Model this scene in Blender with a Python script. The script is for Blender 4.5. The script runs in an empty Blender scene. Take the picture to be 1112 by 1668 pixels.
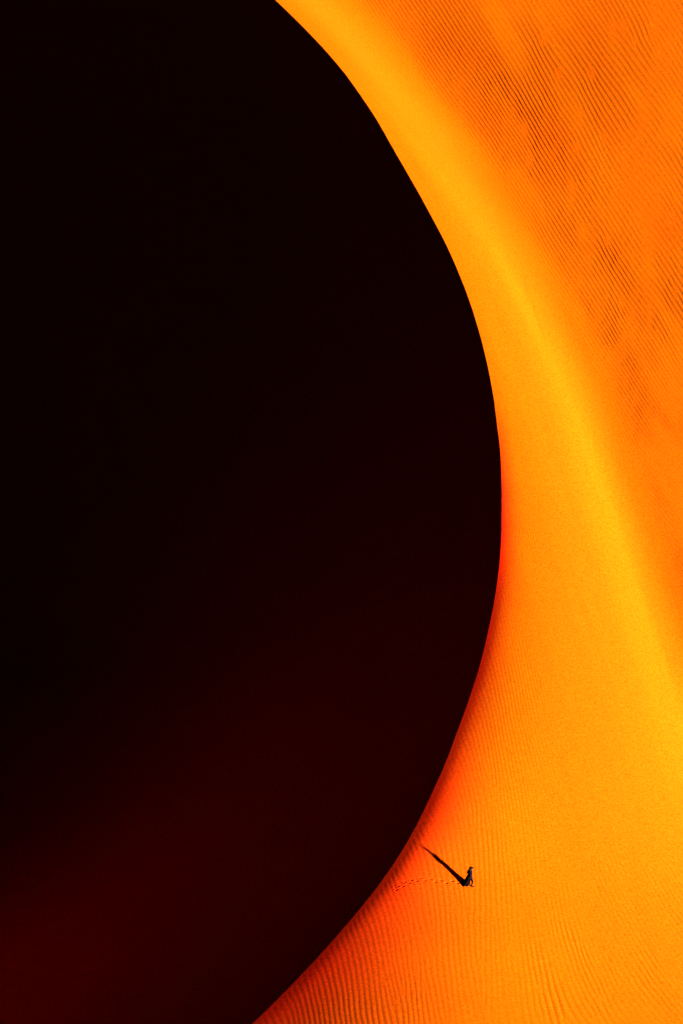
import bpy, bmesh, math, random
import numpy as np
from mathutils import Vector, Matrix

random.seed(7)
S = bpy.context.scene
COL = S.collection
rad = math.radians

# ------------------------------------------------------------------ camera
DEP = rad(35.0)            # looking down this much from the horizontal
DIST = 400.0
FPX = 8300.0               # focal length in photograph pixels (photo 1112 x 1668)
W0, H0 = 1112.0, 1668.0
SD, CD = math.sin(DEP), math.cos(DEP)
cam_d = bpy.data.cameras.new('camera')
cam = bpy.data.objects.new('camera', cam_d)
COL.objects.link(cam)
cam.location = (0, -DIST * CD, DIST * SD)
cam.rotation_euler = (math.pi / 2 - DEP, 0, 0)
cam_d.sensor_fit = 'VERTICAL'
cam_d.sensor_height = 36.0
cam_d.lens = 36.0 * FPX / H0
cam_d.clip_start = 1.0
cam_d.clip_end = 20000.0
S.camera = cam

# ------------------------------------------------------------------ sky and sun
EL = rad(8.5)
SX, SY = 0.730, -0.6834     # horizontal direction towards the sun
SUN_STRENGTH = 5.0
SKY_STRENGTH = 0.05
S.view_settings.view_transform = 'Standard'
S.view_settings.look = 'None'
S.view_settings.exposure = 2.0
S.view_settings.gamma = 1.0
S.view_settings.use_curve_mapping = False
w = bpy.data.worlds.new('World')
S.world = w
w.use_nodes = True
nt = w.node_tree
nt.nodes.clear()
sky = nt.nodes.new('ShaderNodeTexSky')
sky.sky_type = 'NISHITA'
sky.sun_disc = False
sky.sun_elevation = EL
sky.sun_rotation = math.atan2(SX, SY)
sky.altitude = 800
sky.air_density = 0.012
sky.dust_density = 0.0
sky.ozone_density = 1.0
bg = nt.nodes.new('ShaderNodeBackground')
bg.inputs['Strength'].default_value = SKY_STRENGTH
wo = nt.nodes.new('ShaderNodeOutputWorld')
nt.links.new(sky.outputs[0], bg.inputs[0])
nt.links.new(bg.outputs[0], wo.inputs[0])
sun_d = bpy.data.lights.new('sun', 'SUN')
sun_d.energy = SUN_STRENGTH
sun_d.angle = rad(2.8)
sun_d.color = (1.0, 0.84, 0.58)
sun = bpy.data.objects.new('sun', sun_d)
COL.objects.link(sun)
ldir = Vector((SX * math.cos(EL), SY * math.cos(EL), math.sin(EL)))
sun.rotation_euler = ldir.to_track_quat('Z', 'Y').to_euler()
sun.location = ldir * 300
S.cycles.max_bounces = 4
S.cycles.diffuse_bounces = 2

# ------------------------------------------------------------------ helpers
def project(x, y, z):
    depth = DIST + y * CD - z * SD
    return W0 / 2 + FPX * x / depth, H0 / 2 - FPX * (y * SD + z * CD) / depth

def smooth(a, b, t):
    t = np.clip((t - a) / (b - a), 0, 1)
    return t * t * (3 - 2 * t)

def vnoise(x, y, seed=0):
    """smooth value noise in about -1..1"""
    xi = np.floor(x).astype(np.int64); yi = np.floor(y).astype(np.int64)
    xf = x - xi; yf = y - yi
    def h(a, b):
        n = (a * 374761393 + b * 668265263 + seed * 974634777) & 0xffffffff
        n = ((n ^ (n >> 13)) * 1274126177) & 0xffffffff
        n = n ^ (n >> 16)
        return (n & 0xffff) / 32767.5 - 1.0
    u = xf * xf * xf * (xf * (xf * 6 - 15) + 10)
    v = yf * yf * yf * (yf * (yf * 6 - 15) + 10)
    return ((h(xi, yi) * (1 - u) + h(xi + 1, yi) * u) * (1 - v) +
            (h(xi, yi + 1) * (1 - u) + h(xi + 1, yi + 1) * u) * v)

def fbm(x, y, seed=0, octv=3):
    s = 0; a = 1.0; n = 0
    for k in range(octv):
        s = s + a * vnoise(x * 2 ** k + 17.3 * k, y * 2 ** k - 9.1 * k, seed + k)
        n += a; a *= 0.5
    return s / n

def spline(px, py, q):
    """Catmull-Rom style cubic interpolation, straight beyond the ends"""
    px = np.asarray(px, float); py = np.asarray(py, float); q = np.asarray(q, float)
    m = np.gradient(py, px)
    i = np.clip(np.searchsorted(px, q) - 1, 0, len(px) - 2)
    hh = px[i + 1] - px[i]; t = (q - px[i]) / hh
    tc = np.clip(t, 0, 1)
    v = ((2 * tc**3 - 3 * tc**2 + 1) * py[i] + (tc**3 - 2 * tc**2 + tc) * hh * m[i] +
         (-2 * tc**3 + 3 * tc**2) * py[i + 1] + (tc**3 - tc**2) * hh * m[i + 1])
    v = v + np.where(t < 0, (q - px[0]) * m[0], 0) + np.where(t > 1, (q - px[-1]) * m[-1], 0)
    return v

# ------------------------------------------------------------------ the crest line of the dune
CY = [-160, -100, -40, 0, 60, 115, 190, 265, 320, 380, 455, 530, 615, 700, 770, 850, 920, 1000, 1100, 1200, 1290, 1370, 1430, 1480, 1540, 1590, 1640, 1668, 1720, 1800]
CX = [288, 347, 409, 451, 512, 561, 613, 656, 687, 720, 754, 780, 801, 814, 819, 820, 816, 804, 780, 745, 708, 668, 630, 590, 538, 492, 443, 414, 358, 268]

def crest_z(y):
    return 0.045 * np.maximum(y, 0) ** 1.0 * smooth(-5, 25, y) * (1 - 0.7 * smooth(130, 330, y))

def crest_plan():
    pts = []
    for py in np.arange(-160, 1801, 4.0):
        px = float(spline(CY, CX, py))
        y = 0.0
        for _ in range(30):                      # follow the view ray down to the crest height
            z = float(crest_z(np.array(y)))
            k = (H0 / 2 - py) / FPX
            y = (k * (DIST - z * SD) - z * CD) / (SD - k * CD)
        z = float(crest_z(np.array(y)))
        x = (px - W0 / 2) / FPX * (DIST + y * CD - z * SD)
        pts.append((x, y))
    a = np.array(pts)[::-1]
    return a                                      # y ascending
_cp = crest_plan()
def _smooth_crest(a, sg):
    yy = np.arange(a[0, 1], a[-1, 1], 0.2)
    xx = np.interp(yy, a[:, 1], a[:, 0])
    n = int(3 * sg / 0.2)
    k = np.exp(-0.5 * (np.arange(-n, n + 1) * 0.2 / sg) ** 2); k /= k.sum()
    return np.stack([np.convolve(np.pad(xx, n, mode='reflect', reflect_type='odd'), k, 'valid'), yy], 1)
_cp0 = _cp
_cp = _smooth_crest(_cp0, 2.2)
_cps = _smooth_crest(_cp0, 6.0)
_ylo, _yhi = _cp[0, 1], _cp[-1, 1]
_slo = (_cp[20, 0] - _cp[0, 0]) / (_cp[20, 1] - _cp[0, 1])
_shi = (_cp[-1, 0] - _cp[-21, 0]) / (_cp[-1, 1] - _cp[-21, 1])

_ext_u = np.arange(0, 3000, 0.25)
_k0 = (_cp[-21, 0] - 2 * _cp[-61, 0] + _cp[-101, 0]) / 64.0
_ks = _shi + np.cumsum(_k0 * np.exp(-(_ext_u / 4.0) ** 2)) * 0.25
_ks = _ks * (1 - 0.9 * smooth(26, 90, _ext_u))
_ext_x = np.cumsum(_ks) * 0.25

def _raw(tab, y):
    x = np.interp(y, tab[:, 1], tab[:, 0])
    # beyond the picture the crest swings back to run straight away
    dh = np.maximum(y - _yhi, 0); dl = np.maximum(_ylo - y, 0)
    return x + np.interp(dh, _ext_u, _ext_x) - _slo * 40 * (1 - np.exp(-dl / 40))

def _table(tab, sg):
    yy = np.arange(-200, 400, 0.2)
    n = int(3.5 * sg / 0.2)
    k = np.exp(-0.5 * (np.arange(-n, n + 1) * 0.2 / sg) ** 2); k /= k.sum()
    return yy, np.convolve(np.pad(_raw(tab, yy), n, mode='reflect', reflect_type='odd'), k, 'valid')
_ty, _tsm = _table(_cps, 5.0)
_tfi = _table(_cp, 0.6)[1]
_mix = smooth(78, 96, _ty)
_tfi = _tfi * (1 - _mix) + _tsm * _mix

def crest_smooth(y):
    y = np.asarray(y, float)
    return np.where(np.abs(y - 100) < 299, np.interp(y, _ty, _tsm), _raw(_cps, y))

def crest_x(y):
    y = np.asarray(y, float)
    x = np.where(np.abs(y - 100) < 299, np.interp(y, _ty, _tfi), _raw(_cps, y))
    return x + (0.03 * fbm(y * 0.25, y * 0 + 3.3, 5, 1) + 0.012 * fbm(y * 1.3, y * 0 + 1.3, 6, 2)) * (1 - smooth(100, 250, np.abs(y)))

# ------------------------------------------------------------------ how steeply the windward side faces the sun
BY = [-60, 60, 150, 225, 340, 450, 560, 660, 760, 860, 960, 1050, 1150, 1250, 1400, 1550, 1668, 1800]
BX = [450, 566, 636, 700, 772, 832, 886, 930, 965, 1000, 1031, 1062, 1096, 1128, 1175, 1218, 1250, 1285]
ROWS = {
    0:    [(0, 150), (.3, 158), (.7, 168), (1, 178), (1.3, 160), (1.7, 140), (2.2, 126), (3.5, 120), (6, 126)],
    200:  [(0, 152), (.3, 157), (.7, 172), (1, 193), (1.3, 168), (1.7, 138), (2.2, 126), (3.2, 112), (4.5, 124)],
    400:  [(0, 147), (.3, 156), (.7, 170), (1, 193), (1.25, 168), (1.6, 137), (2.2, 127), (3, 126)],
    600:  [(0, 138), (.2, 152), (.6, 163), (1, 193), (1.3, 166), (1.6, 135), (2.2, 127), (3, 125)],
    800:  [(0, 70), (.12, 125), (.35, 150), (.7, 168), (1, 195), (1.25, 168), (1.5, 135), (2.2, 120)],
    1000: [(0, 38), (.1, 102), (.25, 130), (.5, 152), (.8, 172), (1, 195), (1.3, 162), (1.6, 130)],
    1200: [(0, 32), (.08, 88), (.2, 120), (.4, 146), (.7, 161), (1, 193), (1.5, 170)],
    1400: [(0, 30), (.07, 84), (.15, 122), (.3, 143), (.5, 149), (.8, 160), (1, 170), (1.5, 165)],
    1550: [(0, 26), (.08, 50), (.2, 90), (.35, 122), (.55, 144), (1, 150), (1.5, 150)],
    1668: [(0, 22), (.1, 38), (.2, 62), (.3, 92), (.42, 118), (.6, 134), (1, 142), (1.5, 142)],
}
_tg = np.linspace(0, 8, 321)
_ky = np.array(sorted(ROWS), float)
def _row(r):
    p = ROWS[r]
    v = np.interp(_tg, [a for a, b in p], [b for a, b in p])
    k = np.exp(-0.5 * (np.arange(-6, 7) / 1.5) ** 2); k /= k.sum()
    vp = np.pad(v, 6, mode='reflect', reflect_type='odd')
    return np.convolve(vp, k, 'valid')
_tab = np.array([_row(int(r)) for r in _ky])

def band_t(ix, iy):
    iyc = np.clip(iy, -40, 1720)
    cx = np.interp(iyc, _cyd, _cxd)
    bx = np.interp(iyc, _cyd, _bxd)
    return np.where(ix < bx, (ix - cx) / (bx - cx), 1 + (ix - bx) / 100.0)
_cyd = np.arange(-60, 1741, 4.0)
_cxd = spline(CY, CX, _cyd)
_bxd = spline(BY, BX, _cyd)

def shade_tint_of(t, iy):
    """strength of the red tint painted for grazing shade: most along the lower, rounded part of the crest"""
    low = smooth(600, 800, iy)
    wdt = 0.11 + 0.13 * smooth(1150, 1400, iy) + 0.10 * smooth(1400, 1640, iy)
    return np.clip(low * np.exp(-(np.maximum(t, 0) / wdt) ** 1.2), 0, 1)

def lit_tint_of(t, iy):
    """strength of the pale tint painted to brighten the sunlit band"""
    a = np.where(t < 1, np.exp(-((t - 1) / 0.55) ** 2), np.exp(-((t - 1) / 0.45) ** 2))
    return a * (1 - 0.5 * smooth(1250, 1500, iy))

def facing(x, y, z):
    ix, iy = project(x, y, z)
    t = np.clip(band_t(ix, iy), 0, 7.9)
    yy = np.clip(iy, 0, 1668)
    j = np.clip(np.searchsorted(_ky, yy) - 1, 0, len(_ky) - 2)
    f = (yy - _ky[j]) / (_ky[j + 1] - _ky[j])
    f = 0.5 * f + 0.5 * f * f * (3 - 2 * f)
    ti = t / 0.025; i0 = np.clip(ti.astype(int), 0, 319); ft = ti - i0
    a = _tab[j, i0] * (1 - ft) + _tab[j, i0 + 1] * ft
    b = _tab[j + 1, i0] * (1 - ft) + _tab[j + 1, i0 + 1] * ft
    g = (a * (1 - f) + b * f) / 255.0
    lin = ((np.maximum(g, 0.02) + 0.055) / 1.055) ** 2.4
    kf = 1 - 0.84 * shade_tint_of(t, iy)
    B = 0.6 * (lin / 0.515 / kf) ** 0.93 / (1 + 0.28 * lit_tint_of(t, iy))
    # long low swells and wind streaks running with the band
    sx = (ix - np.interp(np.clip(iy, -40, 1720), _cyd, _bxd))
    right = smooth(1.1, 2.0, t)
    st = fbm(sx / 11.0, iy / 260.0, 31, 3)
    B = B * (1 + 0.065 * st * (1 - right))
    q = ix * 0.86 - iy * 0.5; r = ix * 0.5 + iy * 0.86
    mot = fbm(q / 70.0, r / 210.0, 44, 3)
    B = B * (1 + (0.03 + 0.30 * right) * mot)
    # a thin wind-cut line just right of the band
    ln = np.interp(np.clip(iy, 380, 620), [380, 430, 480, 520, 560, 620], [822, 845, 862, 876, 890, 906])
    B = B * (1 - 0.11 * np.exp(-((ix - ln) / 2.2) ** 2) * smooth(390, 450, iy) * (1 - smooth(540, 610, iy)))
    B = np.clip(B, 0.085, 0.66)
    # the lower crest is rounded over
    return B * (1 - 0.28 * smooth(800, 1000, iy) * (1 - smooth(0.0, 0.045, t)))

# ------------------------------------------------------------------ ripples
_rng = random.Random(3)
DISL = []
for k in range(100):        # forks where one ripple splits in two: (x, y, sign) in the picture's frame
    if k < 64:
        x = _rng.uniform(450, 1000); y = _rng.uniform(1250, 1668)
        if x < float(np.interp(y, _cyd, _cxd)) + 12: x += 180
    else:
        x = _rng.uniform(850, 1112); y = _rng.uniform(0, 950)
    DISL.append((x, y, _rng.choice((-1, 1))))

def ripples(x, y, z):
    """height of the wind ripples in metres"""
    ix, iy = project(x, y, z)
    t = band_t(ix, iy)
    right = smooth(1.2, 2.0, t)
    forks = 0
    for (a, b, s) in DISL:
        forks = forks + s * np.arctan2((iy - b) * 0.5, ix - a)
    wl = 3.2 * fbm(ix / 60, iy / 150, 71, 2) + 7 * fbm(ix / 190, iy / 300, 72, 2)
    wf = 1.1 * fbm(ix / 14, iy / 30, 73, 2)
    # upper system, right of the band: lines fall to the right at about 58 degrees
    mA = 0.66 - 0.00012 * (ix - 900) + 0.00006 * iy
    pA = ix - mA * iy
    pp = np.arange(-1500.0, 2600.0, 4.0)
    cyc = np.cumsum(4.0 / (6.9 + 2.7 * smooth(560, 900, pp)))
    phA = 2 * math.pi * np.interp(pA + wl * 1.3 + wf, pp, cyc) + forks
    # lower system: upright beside the crest, leaning over towards the right
    m = 0.10 + 0.22 * smooth(640, 800, ix) * (1 - smooth(1300, 1500, iy)) + 0.62 * smooth(760, 1120, ix)
    yr = 1500.0
    H = 0.10 * iy + 0.18 * 40 * np.log1p(np.exp(np.clip((1330 - iy) / 40, -30, 30))) * -1.0 \
        + 0.62 * smooth(740, 1150, ix) * (iy - yr)
    # near the crest the lines bend over towards it
    cx = np.interp(np.clip(iy, -40, 1720), _cyd, _cxd)
    dpx = np.maximum(ix - cx, 0)
    bend = 16 * np.exp(-dpx / 42.0)
    lamB = 8.6
    pB = ix - H + bend
    phB = 2 * math.pi * (pB + wl + wf) / lamB + forks
    calm = 1.0             # right at a fork the ripple dies down
    for (a, b, s) in DISL:
        calm = calm * (1 - np.exp(-(((iy - b) * 0.5) ** 2 + (ix - a) ** 2) / 20.0))
    def prof(p):
        return np.sin(p) + 0.22 * np.sin(2 * p + 0.9)
    q = ix * 0.86 - iy * 0.5; r = ix * 0.5 + iy * 0.86
    pat = fbm(q / 34.0, r / 120.0, 91, 3)
    pat2 = fbm(q / 120.0, r / 260.0, 92, 2)
    ampA = right * np.clip(0.52 + 0.85 * pat + 0.5 * pat2 + 0.25 * smooth(900, 1080, ix) * (1 - smooth(300, 900, iy)), 0.10, 0.95)
    # strongest patch in the upper right
    ampA = ampA + right * 0.15 * np.exp(-((ix - 990) / 70) ** 2 - ((iy - 250) / 120) ** 2) * np.clip(0.5 + pat, 0, 1)
    ampA = right * 0.76 * np.tanh((ampA * 0.95 + 0.28) / 0.76)
    ampA = ampA * (1 - 0.12 * smooth(700, 1000, iy))
    lowr = smooth(1380, 1600, iy + 0.25 * (ix - 800)) * smooth(800, 900, ix)
    ampB = (1 - smooth(0.2, 0.6, t)) * smooth(700, 860, iy) * (0.55 + 0.35 * smooth(1150, 1450, iy))
    ampB = ampB * (1 - 0.38 * (1 - smooth(60, 260, dpx)) * smooth(1420, 1560, iy))
    ampB = np.maximum(ampB, 1.3 * lowr * (0.75 + 0.6 * pat) * (1 - smooth(3.0, 5.0, t)))
    ampB = ampB * (0.85 + 0.35 * pat)
    wA = 1 - smooth(1000, 1200, iy)
    edge = smooth(0.0, 10.0, dpx) * (0.4 + 0.35 * smooth(1380, 1520, iy) + 0.6 * smooth(0, 60, dpx) * (1 - 0.58 * smooth(1380, 1520, iy)))
    A_H = 0.041; B_H = 0.0118
    h = wA * ampA * A_H * prof(phA) * right
    h = h + (ampB * B_H * prof(phB)) * smooth(0, 1, (1 - wA * right)) * edge
    # the red shade tint is also painted along the strongest ripples
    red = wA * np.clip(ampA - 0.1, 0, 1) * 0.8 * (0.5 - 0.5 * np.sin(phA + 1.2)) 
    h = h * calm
    return h, right, np.clip(shade_tint_of(t, iy) + red, 0, 1) - lit_tint_of(t, iy)  # painted shade counts positive, painted sunlight negative

# ------------------------------------------------------------------ sand material
def sand_material():
    m = bpy.data.materials.new('orange_sand')
    m.use_nodes = True
    n = m.node_tree; N = n.nodes; L = n.links
    b = N['Principled BSDF']
    b.inputs['Roughness'].default_value = 1.0
    b.inputs['Specular IOR Level'].default_value = 0.0
    tc = N.new('ShaderNodeTexCoord')
    md = N.new('ShaderNodeTexNoise'); md.inputs['Scale'].default_value = 5.5; md.inputs['Detail'].default_value = 3; md.inputs['Roughness'].default_value = 0.8
    L.new(tc.outputs['Object'], md.inputs['Vector'])
    at = N.new('ShaderNodeAttribute'); at.attribute_name = 'light_tint'
    big = N.new('ShaderNodeTexNoise'); big.inputs['Scale'].default_value = 0.12; big.inputs['Detail'].default_value = 4
    L.new(tc.outputs['Object'], big.inputs['Vector'])
    gr = N.new('ShaderNodeTexNoise'); gr.inputs['Scale'].default_value = 13.0; gr.inputs['Detail'].default_value = 5; gr.inputs['Roughness'].default_value = 0.75
    L.new(tc.outputs['Object'], gr.inputs['Vector'])
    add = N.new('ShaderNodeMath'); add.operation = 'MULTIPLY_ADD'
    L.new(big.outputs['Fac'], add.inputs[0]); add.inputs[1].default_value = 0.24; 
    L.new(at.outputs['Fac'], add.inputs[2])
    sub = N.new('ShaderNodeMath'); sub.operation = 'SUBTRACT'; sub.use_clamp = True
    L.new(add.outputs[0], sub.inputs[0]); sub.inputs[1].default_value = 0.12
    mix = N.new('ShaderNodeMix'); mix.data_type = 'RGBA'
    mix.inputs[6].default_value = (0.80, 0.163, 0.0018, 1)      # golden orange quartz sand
    mix.inputs[7].default_value = (0.78, 0.017, 0.0030, 1)     # red tint painted in where the sand falls into shade
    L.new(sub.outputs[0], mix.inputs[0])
    gv = N.new('ShaderNodeMapRange'); gv.inputs[1].default_value = 0.3; gv.inputs[2].default_value = 0.7
    gv.inputs[3].default_value = 0.40; gv.inputs[4].default_value = 1.55
    av = N.new('ShaderNodeMath'); av.operation = 'MULTIPLY_ADD'; av.inputs[1].default_value = 0.5
    hf = N.new('ShaderNodeMath'); hf.operation = 'MULTIPLY'; hf.inputs[1].default_value = 0.5
    L.new(gr.outputs['Fac'], hf.inputs[0]); L.new(md.outputs['Fac'], av.inputs[0]); L.new(hf.outputs[0], av.inputs[2])
    L.new(av.outputs[0], gv.inputs[0])
    mul = N.new('ShaderNodeMix'); mul.data_type = 'RGBA'; mul.blend_type = 'MULTIPLY'; mul.inputs[0].default_value = 1
    neg = N.new('ShaderNodeMath'); neg.operation = 'MULTIPLY'; neg.inputs[1].default_value = -1.0; neg.use_clamp = True
    L.new(at.outputs['Fac'], neg.inputs[0])
    pm = N.new('ShaderNodeMix'); pm.data_type = 'RGBA'
    pm.inputs[7].default_value = (0.84, 0.210, 0.0040, 1)       # pale tint painted in for the sunlit band
    L.new(neg.outputs[0], pm.inputs[0]); L.new(mix.outputs[2], pm.inputs[6])
    L.new(pm.outputs[2], mul.inputs[6]); L.new(gv.outputs[0], mul.inputs[7])
    L.new(mul.outputs[2], b.inputs['Base Color'])
    bp = N.new('ShaderNodeBump'); bp.inputs['Strength'].default_value = 0.5; bp.inputs['Distance'].default_value = 0.008
    L.new(gr.outputs['Fac'], bp.inputs['Height']); L.new(bp.outputs[0], b.inputs['Normal'])
    return m
SAND = sand_material()

def grid_mesh(name, X, Y, Z, attr=None, flip=False):
    nr, nc = X.shape
    co = np.stack([X, Y, Z], -1).reshape(-1, 3).astype(np.float32)
    i = np.arange(nr * nc).reshape(nr, nc)
    a = i[:-1, :-1].ravel(); b = i[:-1, 1:].ravel(); c = i[1:, 1:].ravel(); d = i[1:, :-1].ravel()
    q = np.stack([a, d, c, b] if flip else [a, b, c, d], -1).astype(np.int32)
    me = bpy.data.meshes.new(name)
    me.vertices.add(len(co)); me.vertices.foreach_set('co', co.ravel())
    me.loops.add(q.size); me.loops.foreach_set('vertex_index', q.ravel())
    me.polygons.add(len(q))
    me.polygons.foreach_set('loop_start', np.arange(0, q.size, 4, dtype=np.int32))
    me.polygons.foreach_set('use_smooth', np.ones(len(q), dtype=bool))
    me.update(calc_edges=True)
    if attr is not None:
        at = me.attributes.new('light_tint', 'FLOAT', 'POINT')
        at.data.foreach_set('value', attr.ravel().astype(np.float32))
    me.materials.append(SAND)
    o = bpy.data.objects.new(name, me)
    COL.objects.link(o)
    return o

# ------------------------------------------------------------------ the windward slope, row by row towards the sun
def outwards(start, first, factor, end):
    v = [start]; s = first
    while v[-1] < end:
        v.append(v[-1] + s); s *= factor
    return v
# the base relief is worked out on a coarse grid (m*), ripples are added on the fine grid of the mesh
my = np.concatenate([-np.array(outwards(80.4, 0.6, 1.25, 4000))[::-1], np.arange(-80, 260, 0.4), np.array(outwards(260, 0.6, 1.25, 4000))])
mt = np.concatenate([np.arange(0, 1, 0.05), np.arange(1, 135, 0.15), np.array(outwards(135, 0.3, 1.2, 9000))])
cx0 = crest_smooth(my)
dcx = np.gradient(cx0, my)
NR, NT = len(my), len(mt)
X = cx0[:, None] + mt[None, :] * SX
Y = my[:, None] + mt[None, :] * SY
det = SX - dcx * SY
Nn = np.ones((NR, NT))
Zb = np.zeros((NR, NT))
core = np.nonzero((my > -79.5) & (my < 259.5))[0]
kc = 0.42 * (0.3 + 0.7 * smooth(35, 60, my[core]))
SM = np.exp(-0.5 * ((my[core][:, None] - my[core][None, :]) / 7.0) ** 2)
SM /= SM.sum(1)[:, None]
sinE, cosE = math.sin(EL), math.cos(EL)
for it in range(4):
    z = crest_z(my).copy()
    Zm = Zb; Zm[:, 0] = z
    for j in range(1, NT):
        dt = mt[j] - mt[j - 1]
        zs = z.copy(); ks = smooth(4, 14, mt[j])
        if j % 3 == 1:
            dz = ks * (SM @ z[core] - z[core])
        zs[core] += dz
        B = facing(X[:, j - 1] + 0.5 * dt * SX, Y[:, j - 1] + 0.5 * dt * SY, zs)
        g = (sinE - B * Nn[:, j - 1]) / cosE * (1 - smooth(128, 170, mt[j]))
        z = z + g * dt
        if dt < 0.2:                      # wind rounds the relief across the rows
            for _ in range(2 if mt[j] < 2 else 6):
                z[core] += kc * dt / 0.16 * (z[core - 1] - 2 * z[core] + z[core + 1])
        Zm[:, j] = z
    zt = np.gradient(Zm, mt, axis=1)
    zy0 = np.gradient(Zm, my, axis=0)
    zx = (zt - SY * zy0) / det[:, None]
    zy = (SX * zy0 - dcx[:, None] * zt) / det[:, None]
    Nn = 0.5 * Nn + 0.5 * np.clip(np.sqrt(1 + zx ** 2 + zy ** 2), 1, 1.6)

def base_z(x, y, soft=True):
    """height of the unrippled windward side at plan points"""
    x = np.asarray(x, float); y = np.asarray(y, float)
    x = x - (crest_x(y) - crest_smooth(y)) * np.exp(-np.maximum(x - crest_x(y), 0) / 1.5)
    lo = np.zeros_like(x); hi = np.full_like(x, 8000.0)
    for _ in range(44):
        t = 0.5 * (lo + hi)
        inside = x - t * SX > np.interp(y - t * SY, my, cx0)
        lo = np.where(inside, t, lo); hi = np.where(inside, hi, t)
    r = np.interp(y - lo * SY, my, np.arange(NR)); c = np.interp(lo, mt, np.arange(NT))
    i = np.clip(r.astype(int), 0, NR - 2); j = np.clip(c.astype(int), 0, NT - 2); fr = r - i; fc = c - j
    def row(k):                                    # cubic across the rows so that no facets show
        k = np.clip(k, 0, NR - 1)
        return Zm[k, j] * (1 - fc) + Zm[k, j + 1] * fc
    a, b, c_, d = row(i - 1), row(i), row(i + 1), row(i + 2)
    cub = b + 0.5 * fr * (c_ - a + fr * (2 * a - 5 * b + 4 * c_ - d + fr * (3 * (b - c_) + d - a)))
    lin = b * (1 - fr) + c_ * fr
    z = np.where((y > -75) & (y < 130), cub, lin)
    if soft:                                       # a hollow high on the slope is blown smooth
        w_ = smooth(4, 10, lo) * smooth(38, 56, y - lo * SY) * (1 - smooth(130, 140, y)) * (1 - smooth(52, 58, x))
        gi = np.clip((x - _gx[0]) / 0.5, 0, len(_gx) - 1.001); gj = np.clip((y - _gy[0]) / 0.5, 0, len(_gy) - 1.001)
        a0 = gi.astype(int); b0 = gj.astype(int); fa = gi - a0; fb = gj - b0
        zb = ((_gz[b0, a0] * (1 - fa) + _gz[b0, a0 + 1] * fa) * (1 - fb) + (_gz[b0 + 1, a0] * (1 - fa) + _gz[b0 + 1, a0 + 1] * fa) * fb)
        z = z * (1 - w_) + zb * w_
    return z

_gx = np.arange(-50, 66, 0.5); _gy = np.arange(0, 152, 0.5)
_gz = base_z(*np.meshgrid(_gx, _gy), soft=False)
_kk = np.exp(-0.5 * (np.arange(-16, 17) * 0.5 / 2.6) ** 2); _kk /= _kk.sum()
_gz = np.apply_along_axis(lambda v: np.convolve(np.pad(v, 16, mode='reflect', reflect_type='odd'), _kk, 'valid'), 1, _gz)
_gz = np.apply_along_axis(lambda v: np.convolve(np.pad(v, 16, mode='reflect', reflect_type='odd'), _kk, 'valid'), 0, _gz)

# fine mesh rows run straight to the right from the crest
y0 = np.concatenate([-np.array(outwards(66.08, 0.3, 1.25, 3500))[::-1], np.arange(-66, -40, 0.08), np.arange(-40, -20, 0.14),
                     np.arange(-20, 124, 0.22), np.array(outwards(124, 0.5, 1.25, 3500))])
cr = crest_x(y0)
z_ = -6.0
right_edge = 556 / FPX * (DIST + np.clip(y0, -70, 126) * CD + 6 * SD) + 2.0
wid = np.maximum(right_edge - cr, 14.0)
u_ = np.linspace(0, 1, 640)
u_ = 0.72 * u_ + 0.28 * u_ ** 2
tail = np.array(outwards(0.15, 0.2, 1.25, 3500))
off_l = np.concatenate([wid[:, None] * u_[None, :], wid[:, None] + tail[None, :]], 1)
X = cr[:, None] + off_l
Y = np.repeat(y0[:, None], off_l.shape[1], 1)
Zb = base_z(X, Y)
hr, _, light_tint = ripples(X, Y, Zb)
keep = (1 - smooth(0, 12, off_l - wid[:, None])) * (1 - smooth(124, 134, Y)) * smooth(-75, -66, Y)
Z = Zb + hr * keep
print('terrain z range', Z.min(), Z.max())

def ground_z(x, y, A=None):
    A = Z if A is None else A
    i = min(max(int(np.searchsorted(y0, y)) - 1, 0), len(y0) - 2); fr = (y - y0[i]) / (y0[i + 1] - y0[i])
    return float(np.interp(x, X[i], A[i]) * (1 - fr) + np.interp(x, X[i + 1], A[i + 1]) * fr)

def at_pixel(px, py):
    """plan point of the windward side seen at a pixel of the photograph"""
    z = -1.0
    for _ in range(60):
        k = (H0 / 2 - py) / FPX
        y = (k * (DIST - z * SD) - z * CD) / (SD - k * CD)
        x = (px - W0 / 2) / FPX * (DIST + y * CD - z * SD)
        z = 0.5 * z + 0.5 * ground_z(x, y, Zb)
    return x, y

# footprints: (px, py, heading in degrees, side) - the walker came up along the crest and turned right
TRAIL = [(745, 1438, 4, -1), (736, 1435, 2, 1), (726, 1438, 0, -1), (718, 1434, 0, 1), (709, 1436, 0, -1),
         (701, 1432.5, 4, 1), (692, 1434, 6, -1), (684, 1431, 12, 1), (678, 1435, 16, -1), (671, 1434, 20, 1), (666, 1438.5, 24, -1),
         (659, 1438, 28, 1), (656, 1444, 32, -1), (649, 1444, 34, 1), (645, 1450, 36, -1)]
prints = []
Zu = Z.copy()                       # the sand before anyone walked on it
for (px, py, hd, sd) in TRAIL:
    x, y = at_pixel(px, py)
    prints.append((x, y, hd, sd, 0.11 if px < 715 else 0.09))
    m = (np.abs(X - x) < 1.0) & (np.abs(Y - y) < 1.0)
    dx = X[m] - x; dy = Y[m] - y
    ca, sa = math.cos(rad(hd)), math.sin(rad(hd))
    Z[m] -= 0.20 * np.exp(-((dx * ca + dy * sa) / 0.15) ** 2 - ((dy * ca - dx * sa) / 0.09) ** 2)

lit = grid_mesh('windward_slope', X, Y, Z, light_tint)
lit['kind'] = 'structure'
lit['label'] = 'sunlit orange rippled sand slope right of the dune crest'

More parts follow.
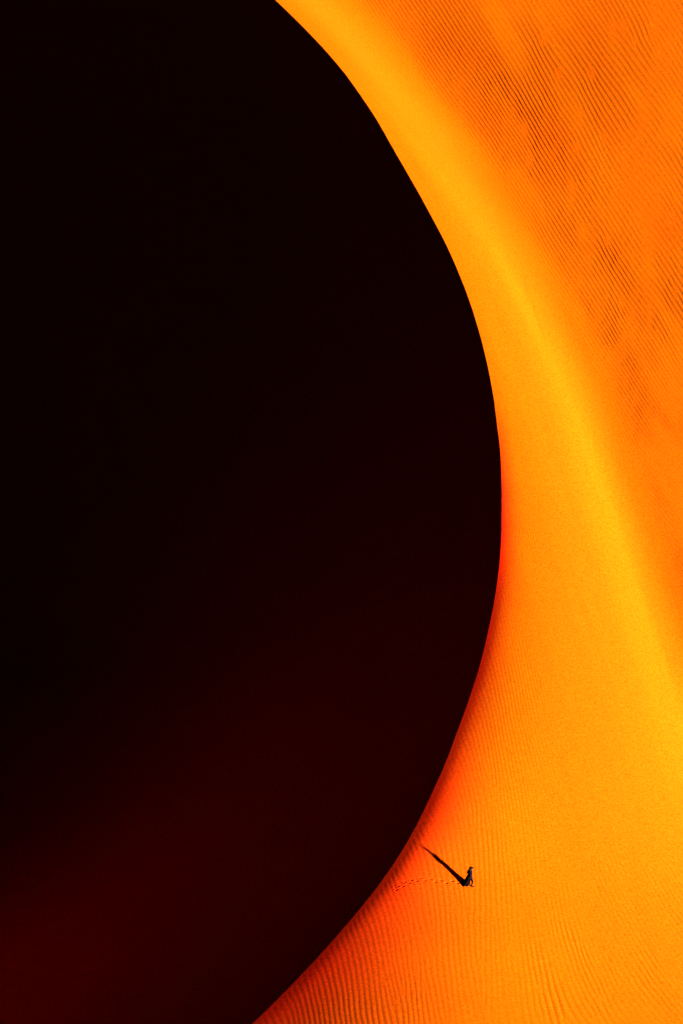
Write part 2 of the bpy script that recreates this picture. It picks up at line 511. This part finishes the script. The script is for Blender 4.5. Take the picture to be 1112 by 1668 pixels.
# ------------------------------------------------------------------ the slip face, in shade left of the crest
# keep the crest vertices identical to the windward side: same rows
off = np.concatenate([[0, 0.06, 0.15, 0.3, 0.5, 0.75, 1.0], np.arange(1.5, 90, 1.0), np.array(outwards(90, 3, 1.3, 4000))])
ysub = y0
cxs = crest_x(ysub)
XS = cxs[:, None] - off[None, :]
YS = np.repeat(ysub[:, None], len(off), 1)
poly_y = np.concatenate([np.arange(-400, -90, 8.0), np.arange(-90, 160, 0.5), np.arange(160, 400, 4.0)])
poly_x = crest_x(poly_y)
D = np.full(XS.shape, 1e9); YN = np.zeros(XS.shape)
ax, ay = poly_x[:-1], poly_y[:-1]; bx, by = np.diff(poly_x), np.diff(poly_y)
ll = bx * bx + by * by
for r in range(XS.shape[0]):
    px = XS[r][:, None]; py = YS[r][:, None]
    t = np.clip(((px - ax) * bx + (py - ay) * by) / ll, 0, 1)
    d = np.hypot(px - ax - t * bx, py - ay - t * by)
    k = d.argmin(1); ii = np.arange(len(off))
    D[r] = d[ii, k]; YN[r] = (ay + t * by)[ii, k]
D[:, 0] = 0; YN[:, 0] = ysub
low = 1 - smooth(-60, -15, YN)
slope = 0.69 - 0.14 * low + 0.08 * smooth(35, 70, YN)
drop = slope * D
drop = drop - 0.35 * low * (1 - np.exp(-D / 1.0)) * 0.35
up = smooth(5, 50, YN); lowr_ = (1 - smooth(-44, 4, YN)) * (0.15 + 0.85 * smooth(-90, -62, YN))
FLOOR = 23.0 + 27.0 * up
k = 3.0
drop = -k * np.log(np.exp(-np.minimum(drop, 80) / k) + np.exp(-FLOOR / k)) + k * np.log(1 + np.exp(-FLOOR / k))
# unseen ridge and sinking ground, shaped to cut stray bounce and add red glow
drop = drop - (8.0 + 11.8 * lowr_) * (1 - up) * np.exp(-((D - 62) / 11) ** 2) + 0.165 * np.maximum(D - 58, 0) + 6 * smooth(64, 90, D)
ZS = crest_z(YN) - drop
ZS[:, 0] = crest_z(ysub)
slip_rel = 0.05 * fbm(XS / 2.6, YS / 1.6, 12, 3) * smooth(0.3, 4, D) + 0.25 * fbm(XS / 14, YS / 20, 13, 2) * smooth(1, 12, D)
ZS = ZS + slip_rel
slip = grid_mesh('slip_face', XS, YS, ZS, np.full(XS.shape, 1.0))  # the whole face takes the full red shade tint
slip['kind'] = 'structure'
slip['label'] = 'steep shaded slip face left of the dune crest, almost black'

# ------------------------------------------------------------------ footprints pressed into the sand
def slip_z(x, y):
    i = int(np.argmin(np.abs(ysub - y)))
    return float(np.interp(float(crest_x(y)) - x, off, ZS[i]))

def footprint(x, y, hd, sd, deep, zf, label, group, proud=0.0):
    c, s_ = math.cos(rad(hd)), math.sin(rad(hd))
    nu, nv = 29, 21
    U, V = np.meshgrid(np.linspace(-0.31, 0.31, nu), np.linspace(-0.22, 0.22, nv))
    U = U + 0; V = V + 0
    e = np.hypot(U / 0.19, (V - 0.012 * sd * np.cos(U * 12)) / (0.085 + 0.012 * np.tanh(U * 14)))
    b = np.hypot(U / 0.31, V / 0.22)
    f = -deep * (1 - smooth(0.35, 1.15, e)) * (0.85 + 0.3 * np.cos(U * 18))
    f = f + 0.10 * deep * np.exp(-((e - 1.35) / 0.33) ** 2) * (1 + 0.5 * vnoise(U * 14 + x * 3, V * 14 + y * 3, 8))
    f = np.maximum(f, proud) if proud else f
    f = f - 0.06 * smooth(0.72, 1.0, b)
    PX = x + U * c - V * s_; PY = y + U * s_ + V * c
    PZ = np.array([[zf(a, b_) for a, b_ in zip(ra, rb)] for ra, rb in zip(PX, PY)]) + f
    z0 = zf(x, y)
    tint = tint_at(x, y)
    o = grid_mesh('footprint', PX - x, PY - y, PZ - z0, np.clip(tint + 0.15 * (1 - smooth(0.9, 1.5, e)), 0, 1))  # print tinted redder to dull its sunlit walls
    o.location = (x, y, z0)
    o['label'] = label; o['category'] = 'footprint'; o['group'] = group
    return o

def tint_at(x, y):
    i = int(np.argmin(np.abs(y0 - y)))
    return float(np.interp(x, X[i], light_tint[i]))

G_LIT = 'footprints trailing behind the walking person'
WORD = ['first', 'second', 'third', 'fourth', 'fifth', 'sixth', 'seventh', 'eighth', 'ninth', 'tenth', 'eleventh',
        'twelfth', 'thirteenth', 'fourteenth', 'fifteenth', 'sixteenth', 'seventeenth', 'eighteenth', 'nineteenth']
order = sorted(range(len(prints)), key=lambda i: -prints[i][0])
for n_, i in enumerate(order):
    x, y, hd, sd, deep = prints[i]
    look = 'small faint footprint' if n_ < 5 else 'footprint' if n_ < 9 else 'deep footprint' if n_ < 13 else 'deep scuffed footprint'
    where = 'in orange ripples' if n_ < 9 else 'in shade-reddened sand near the crest'
    lab = look + ' ' + where + ', ' + (WORD[n_] + ' behind the walking person' if n_ < len(prints) - 1 else 'last before the shaded crest')
    footprint(x, y, hd, sd, deep, lambda a, b: ground_z(a, b, Zu), lab, G_LIT)

# ------------------------------------------------------------------ the walking person
def mat(name, col, rough=0.9, spec=0.1):
    m = bpy.data.materials.new(name); m.use_nodes = True
    n = m.node_tree; b = n.nodes['Principled BSDF']
    ns = n.nodes.new('ShaderNodeTexNoise'); ns.inputs['Scale'].default_value = 22; ns.inputs['Detail'].default_value = 4
    tc = n.nodes.new('ShaderNodeTexCoord'); n.links.new(tc.outputs['Object'], ns.inputs['Vector'])
    r = n.nodes.new('ShaderNodeMapRange'); r.inputs[3].default_value = 0.75; r.inputs[4].default_value = 1.25
    n.links.new(ns.outputs['Fac'], r.inputs[0])
    x = n.nodes.new('ShaderNodeMix'); x.data_type = 'RGBA'; x.blend_type = 'MULTIPLY'; x.inputs[0].default_value = 1
    x.inputs[6].default_value = (*col, 1); n.links.new(r.outputs[0], x.inputs[7])
    n.links.new(x.outputs[2], b.inputs['Base Color'])
    b.inputs['Roughness'].default_value = rough; b.inputs['Specular IOR Level'].default_value = spec
    return m
M_SKIN = mat('skin', (0.045, 0.022, 0.014), 0.6, 0.2)
M_BLACK = mat('black_cloth', (0.0035, 0.0032, 0.0045), 1.0, 0.0)
M_NAVY = mat('navy_cloth', (0.0035, 0.0045, 0.016), 1.0, 0.0)
M_HAIR = mat('dark_hair', (0.006, 0.004, 0.003), 0.7, 0.1)
M_LEATHER = mat('dark_leather', (0.006, 0.004, 0.004), 0.7, 0.1)
M_EYE = mat('eye_white', (0.35, 0.33, 0.3), 0.3, 0.3)

def skinned(name, V, E, material, root=0, sub=2, parent=None):
    """V: name -> (x, y, z, rx[, ry]); E: pairs of names; grown with Skin + Subdivision, then kept as plain mesh"""
    keys = list(V); idx = {k: i for i, k in enumerate(keys)}
    me = bpy.data.meshes.new(name + '_skeleton')
    me.from_pydata([V[k][:3] for k in keys], [(idx[a], idx[b]) for a, b in E], [])
    o = bpy.data.objects.new(name + '_skeleton', me); COL.objects.link(o)
    o.modifiers.new('skin', 'SKIN').use_smooth_shade = True
    if not me.skin_vertices: me.skin_vertices.new()
    for i, k in enumerate(keys):
        sv = me.skin_vertices[0].data[i]
        rr = V[k][3:]; sv.radius = (rr[0], rr[1] if len(rr) > 1 else rr[0])
        sv.use_root = (i == root)
    if sub:
        md = o.modifiers.new('sub', 'SUBSURF'); md.levels = sub; md.render_levels = sub
    dg = bpy.context.evaluated_depsgraph_get(); dg.update()
    m2 = bpy.data.meshes.new_from_object(o.evaluated_get(dg))
    bpy.data.objects.remove(o); bpy.data.meshes.remove(me)
    m2.name = name
    for p in m2.polygons: p.use_smooth = True
    m2.materials.clear(); m2.materials.append(material)
    r = bpy.data.objects.new(name, m2); COL.objects.link(r)
    r.parent = parent
    return r

def lofted(name, rings, material, parent, n=40, closed_top=False, thick=0.006):
    """rings: list of functions ang -> (x, y, z)"""
    bm = bmesh.new(); R = []
    for f in rings:
        R.append([bm.verts.new(f(2 * math.pi * i / n)) for i in range(n)])
    for a, b in zip(R[:-1], R[1:]):
        for i in range(n):
            bm.faces.new((a[i], a[(i + 1) % n], b[(i + 1) % n], b[i]))
    if closed_top:
        bm.faces.new(R[0][::-1]); 
    bmesh.ops.recalc_face_normals(bm, faces=bm.faces)
    if thick:
        bmesh.ops.solidify(bm, geom=bm.faces[:], thickness=thick)
    me = bpy.data.meshes.new(name); bm.to_mesh(me); bm.free()
    for p in me.polygons: p.use_smooth = True
    me.materials.append(material)
    o = bpy.data.objects.new(name, me); COL.objects.link(o); o.parent = parent
    return o

fx, fy = at_pixel(765.5, 1442.5)
fz = ground_z(fx, fy, Zu)
person = bpy.data.objects.new('person', None); COL.objects.link(person)
person.location = (fx, fy, fz)
person.rotation_euler = (0, 0, rad(-6))
person.scale = (1.1, 1.1, 1.03)
person['label'] = 'person in long dark windblown skirt walking right across the rippled sand'
person['category'] = 'person'
PG = lambda dx, dy: 0.0
def gz(dx, dy):
    a = rad(-6); return ground_z(fx + dx * math.cos(a) - dy * math.sin(a), fy + dx * math.sin(a) + dy * math.cos(a), Zu) - fz
# x forward, y to the walker's left, z up
zf_, zb_ = gz(0.13, -0.08), gz(-0.34, 0.09)
V = {
 'pelvis': (-0.03, 0, 0.90, .125, .15), 'waist': (-0.02, 0, 1.04, .10, .125), 'chest': (0.0, 0, 1.20, .115, .15),
 'upper': (0.0, 0, 1.31, .10, .14), 'neck': (0.015, 0, 1.395, .052), 'nape': (0.03, 0, 1.44, .052),
 'jaw': (0.055, 0, 1.475, .062, .062), 'skull': (0.045, 0, 1.55, .092, .078), 'crown': (0.035, 0, 1.605, .062, .056),
 'nose0': (0.13, 0, 1.525, .018), 'nose1': (0.158, 0, 1.512, .010),
 # right leg (camera side), striding forward
 'hr': (0.0, -0.085, 0.86, .10), 'kr': (0.16, -0.085, 0.47 + .5 * zf_, .06), 'cr': (0.135, -0.085, 0.33 + zf_, .055), 'ar': (0.10, -0.085, 0.09 + zf_, .036),
 'br': (0.06, -0.085, 0.045 + zf_, .036), 'tr': (0.24, -0.09, 0.035 + zf_, .03),
 # left leg, pushing off behind
 'hl': (-0.03, 0.085, 0.86, .10), 'kl': (-0.08, 0.085, 0.48, .06), 'cl': (-0.20, 0.085, 0.35 + .6 * zb_, .055), 'al': (-0.34, 0.085, 0.13 + zb_, .036),
 'bl': (-0.37, 0.085, 0.09 + zb_, .032), 'tl': (-0.22, 0.085, 0.035 + zb_, .03),
 # right arm reaching a little forward to hold the skirt, left arm back
 'sr': (0.0, -0.165, 1.335, .052), 'er': (0.03, -0.235, 1.08, .037), 'wr': (0.155, -0.21, 0.90, .024), 'pr': (0.19, -0.20, 0.855, .030, .018),
 'sl': (0.0, 0.165, 1.335, .052), 'el': (-0.15, 0.22, 1.11, .037), 'wl': (-0.10, 0.24, 0.89, .024), 'pl': (-0.085, 0.24, 0.83, .030, .018),
}
E = [('pelvis', 'waist'), ('waist', 'chest'), ('chest', 'upper'), ('upper', 'neck'), ('neck', 'nape'), ('nape', 'jaw'), ('jaw', 'skull'), ('skull', 'crown'),
     ('jaw', 'nose0'), ('nose0', 'nose1'),
     ('pelvis', 'hr'), ('hr', 'kr'), ('kr', 'cr'), ('cr', 'ar'), ('ar', 'br'), ('br', 'tr'),
     ('pelvis', 'hl'), ('hl', 'kl'), ('kl', 'cl'), ('cl', 'al'), ('al', 'bl'), ('bl', 'tl'),
     ('upper', 'sr'), ('sr', 'er'), ('er', 'wr'), ('wr', 'pr'), ('upper', 'sl'), ('sl', 'el'), ('el', 'wl'), ('wl', 'pl')]
for sd, base, dr in (('r', V['pr'], (0.55, 0.25, -0.8)), ('l', V['pl'], (0.2, 0.0, -0.98))):
    d = Vector(dr).normalized(); side = Vector((0.0, 1.0, 0.0)); side = (side - side.dot(d) * d).normalized(); curl = d.cross(side)
    if curl.x < 0: curl = -curl
    acr = Vector((1, 0, 0)); acr = (acr - acr.dot(d) * d).normalized()
    p0 = Vector(base[:3])
    for k, (ofs, ln) in enumerate(((-.027, .062), (-.009, .075), (.009, .080), (.027, .070))):
        a = p0 + acr * ofs + d * 0.022; b = a + d * ln * .55 + side * (-0.006 if sd == 'l' else 0.006); c = b + d * ln * .4 + side * (-0.02 if sd == 'l' else 0.02)
        for nm, q, rr in (('a', a, .0095), ('b', b, .0085), ('c', c, .007)):
            V[f'{sd}{k}{nm}'] = (*q, rr)
        E += [('p' + sd, f'{sd}{k}a'), (f'{sd}{k}a', f'{sd}{k}b'), (f'{sd}{k}b', f'{sd}{k}c')]
    a = p0 + acr * .034 - d * .012; b = a + acr * .022 + d * .03
    V[sd + 'th'] = (*a, .010); V[sd + 'ti'] = (*b, .008)
    E += [('p' + sd, sd + 'th'), (sd + 'th', sd + 'ti')]
skinned('body', V, E, M_SKIN, parent=person)

def rounded(name, parts, material, parent, cut=None):
    """ellipsoids (centre, radii, tilt about y) merged in one mesh; cut(x, y, z) drops faces"""
    bm = bmesh.new()
    for c, r, tilt in parts:
        m4 = Matrix.Translation(c) @ Matrix.Rotation(tilt, 4, 'Y') @ Matrix.Diagonal((*r, 1))
        bmesh.ops.create_uvsphere(bm, u_segments=24, v_segments=16, radius=1, matrix=m4)
    if cut:
        bmesh.ops.delete(bm, geom=[f for f in bm.faces if cut(*f.calc_center_median())], context='FACES')
        bmesh.ops.solidify(bm, geom=bm.faces[:], thickness=0.006)
    me = bpy.data.meshes.new(name); bm.to_mesh(me); bm.free()
    for p in me.polygons: p.use_smooth = True
    me.materials.append(material)
    o = bpy.data.objects.new(name, me); COL.objects.link(o); o.parent = parent
    return o
# dark hair gathered in a low knot, under a cap with a brim
rounded('hair', [((0.028, 0, 1.548), (0.108, 0.094, 0.112), 0), ((-0.085, 0, 1.475), (0.048, 0.042, 0.05), 0.3)], M_HAIR, person,
        lambda x, y, z: x > 0.085 and z < 1.60)
cap = rounded('cap', [((0.030, 0, 1.575), (0.118, 0.102, 0.105), -0.1)], M_BLACK, person, lambda x, y, z: z < 1.592)
rounded('cap_brim', [((0.150, 0, 1.592), (0.065, 0.07, 0.008), 0.12)], M_BLACK, cap)
for s_ in (-1, 1):
    skinned('eye', {'a': (0.118, s_ * 0.031, 1.552, .011), 'b': (0.126, s_ * 0.031, 1.552, .009)}, [('a', 'b')], M_EYE, parent=person, sub=1)
skinned('mouth', {'a': (0.121, -0.022, 1.487, .006), 'b': (0.128, 0, 1.487, .008), 'c': (0.121, 0.022, 1.487, .006)}, [('a', 'b'), ('b', 'c')], M_LEATHER, parent=person, sub=1)
# loose navy top with long sleeves
skinned('top', {'w0': (-0.03, 0, 0.90, .135, .165), 'w': (-0.02, 0, 0.99, .125, .155), 'c': (-0.005, 0, 1.18, .13, .165), 'u': (-0.005, 0, 1.31, .112, .15), 'n': (0.01, 0, 1.385, .068),
                'sr': (0.0, -0.17, 1.335, .068), 'er': (0.03, -0.24, 1.08, .055), 'wr': (0.145, -0.212, 0.915, .042),
                'sl': (0.0, 0.17, 1.335, .068), 'el': (-0.155, 0.225, 1.11, .058), 'wl': (-0.105, 0.24, 0.915, .042)},
        [('w0', 'w'), ('w', 'c'), ('c', 'u'), ('u', 'n'), ('u', 'sr'), ('sr', 'er'), ('er', 'wr'), ('u', 'sl'), ('sl', 'el'), ('el', 'wl')], M_NAVY, parent=person)
rounded('backpack', [((-0.155, 0, 1.22), (0.06, 0.115, 0.15), 0.08), ((-0.185, 0, 1.15), (0.05, 0.085, 0.08), 0.05)], M_LEATHER, person)
# trousers on the striding legs
skinned('legging', {'h': (0.0, -0.085, 0.84, .108), 'k': (0.16, -0.085, 0.47 + .5 * zf_, .068), 'c': (0.135, -0.085, 0.33 + zf_, .062), 'a': (0.102, -0.085, 0.11 + zf_, .045)},
        [('h', 'k'), ('k', 'c'), ('c', 'a')], M_BLACK, parent=person)
skinned('legging', {'h': (-0.03, 0.085, 0.84, .108), 'k': (-0.08, 0.085, 0.48, .068), 'c': (-0.20, 0.085, 0.35 + .6 * zb_, .062), 'a': (-0.335, 0.085, 0.14 + zb_, .045)},
        [('h', 'k'), ('k', 'c'), ('c', 'a')], M_BLACK, parent=person)
for sd, zz, x0_, yy in (('r', zf_, 0.07, -0.088), ('l', zb_ + 0.012, -0.36, 0.085)):
    up = 0.0 if sd == 'r' else 0.05
    skinned('shoe', {'a': (x0_, yy, 0.055 + zz + up, .052), 'b': (x0_ + .08, yy, 0.05 + zz + up * .5, .050, .046), 'c': (x0_ + .17, yy, 0.035 + zz, .035, .042), 'd': (x0_ + .22, yy, 0.033 + zz, .026, .034)},
            [('a', 'b'), ('b', 'c'), ('c', 'd')], M_LEATHER, parent=person)
# long skirt blown back behind the walker
def ring(cx, cz, rx, ry, fold, lift=0.0, ph=0.0):
    def f(a):
        k = 1 + fold * math.sin(7 * a + ph) + 0.5 * fold * math.sin(12 * a + 2 * ph)
        x = cx + rx * k * math.cos(a); y = ry * k * math.sin(a)
        return (x, y, cz + lift * math.cos(a) + 0.02 * math.sin(3 * a + ph))
    return f
zg = gz(-0.35, 0)
lofted('skirt', [ring(-0.02, 1.00, .122, .150, 0), ring(-0.04, 0.92, .150, .178, .01), ring(-0.075, 0.78, .165, .19, .03, 0, .3),
                 ring(-0.13, 0.60, .175, .20, .06, 0.02, .6), ring(-0.20, 0.42, .205, .22, .09, 0.03, .9), ring(-0.27, 0.26, .245, .25, .11, 0.03, 1.2),
                 ring(-0.32, 0.13 + zg * .5, .285, .27, .12, 0.02, 1.4), ring(-0.35, 0.06 + zg * .8, .31, .29, .13, 0.0, 1.6)], M_BLACK, person, n=72)
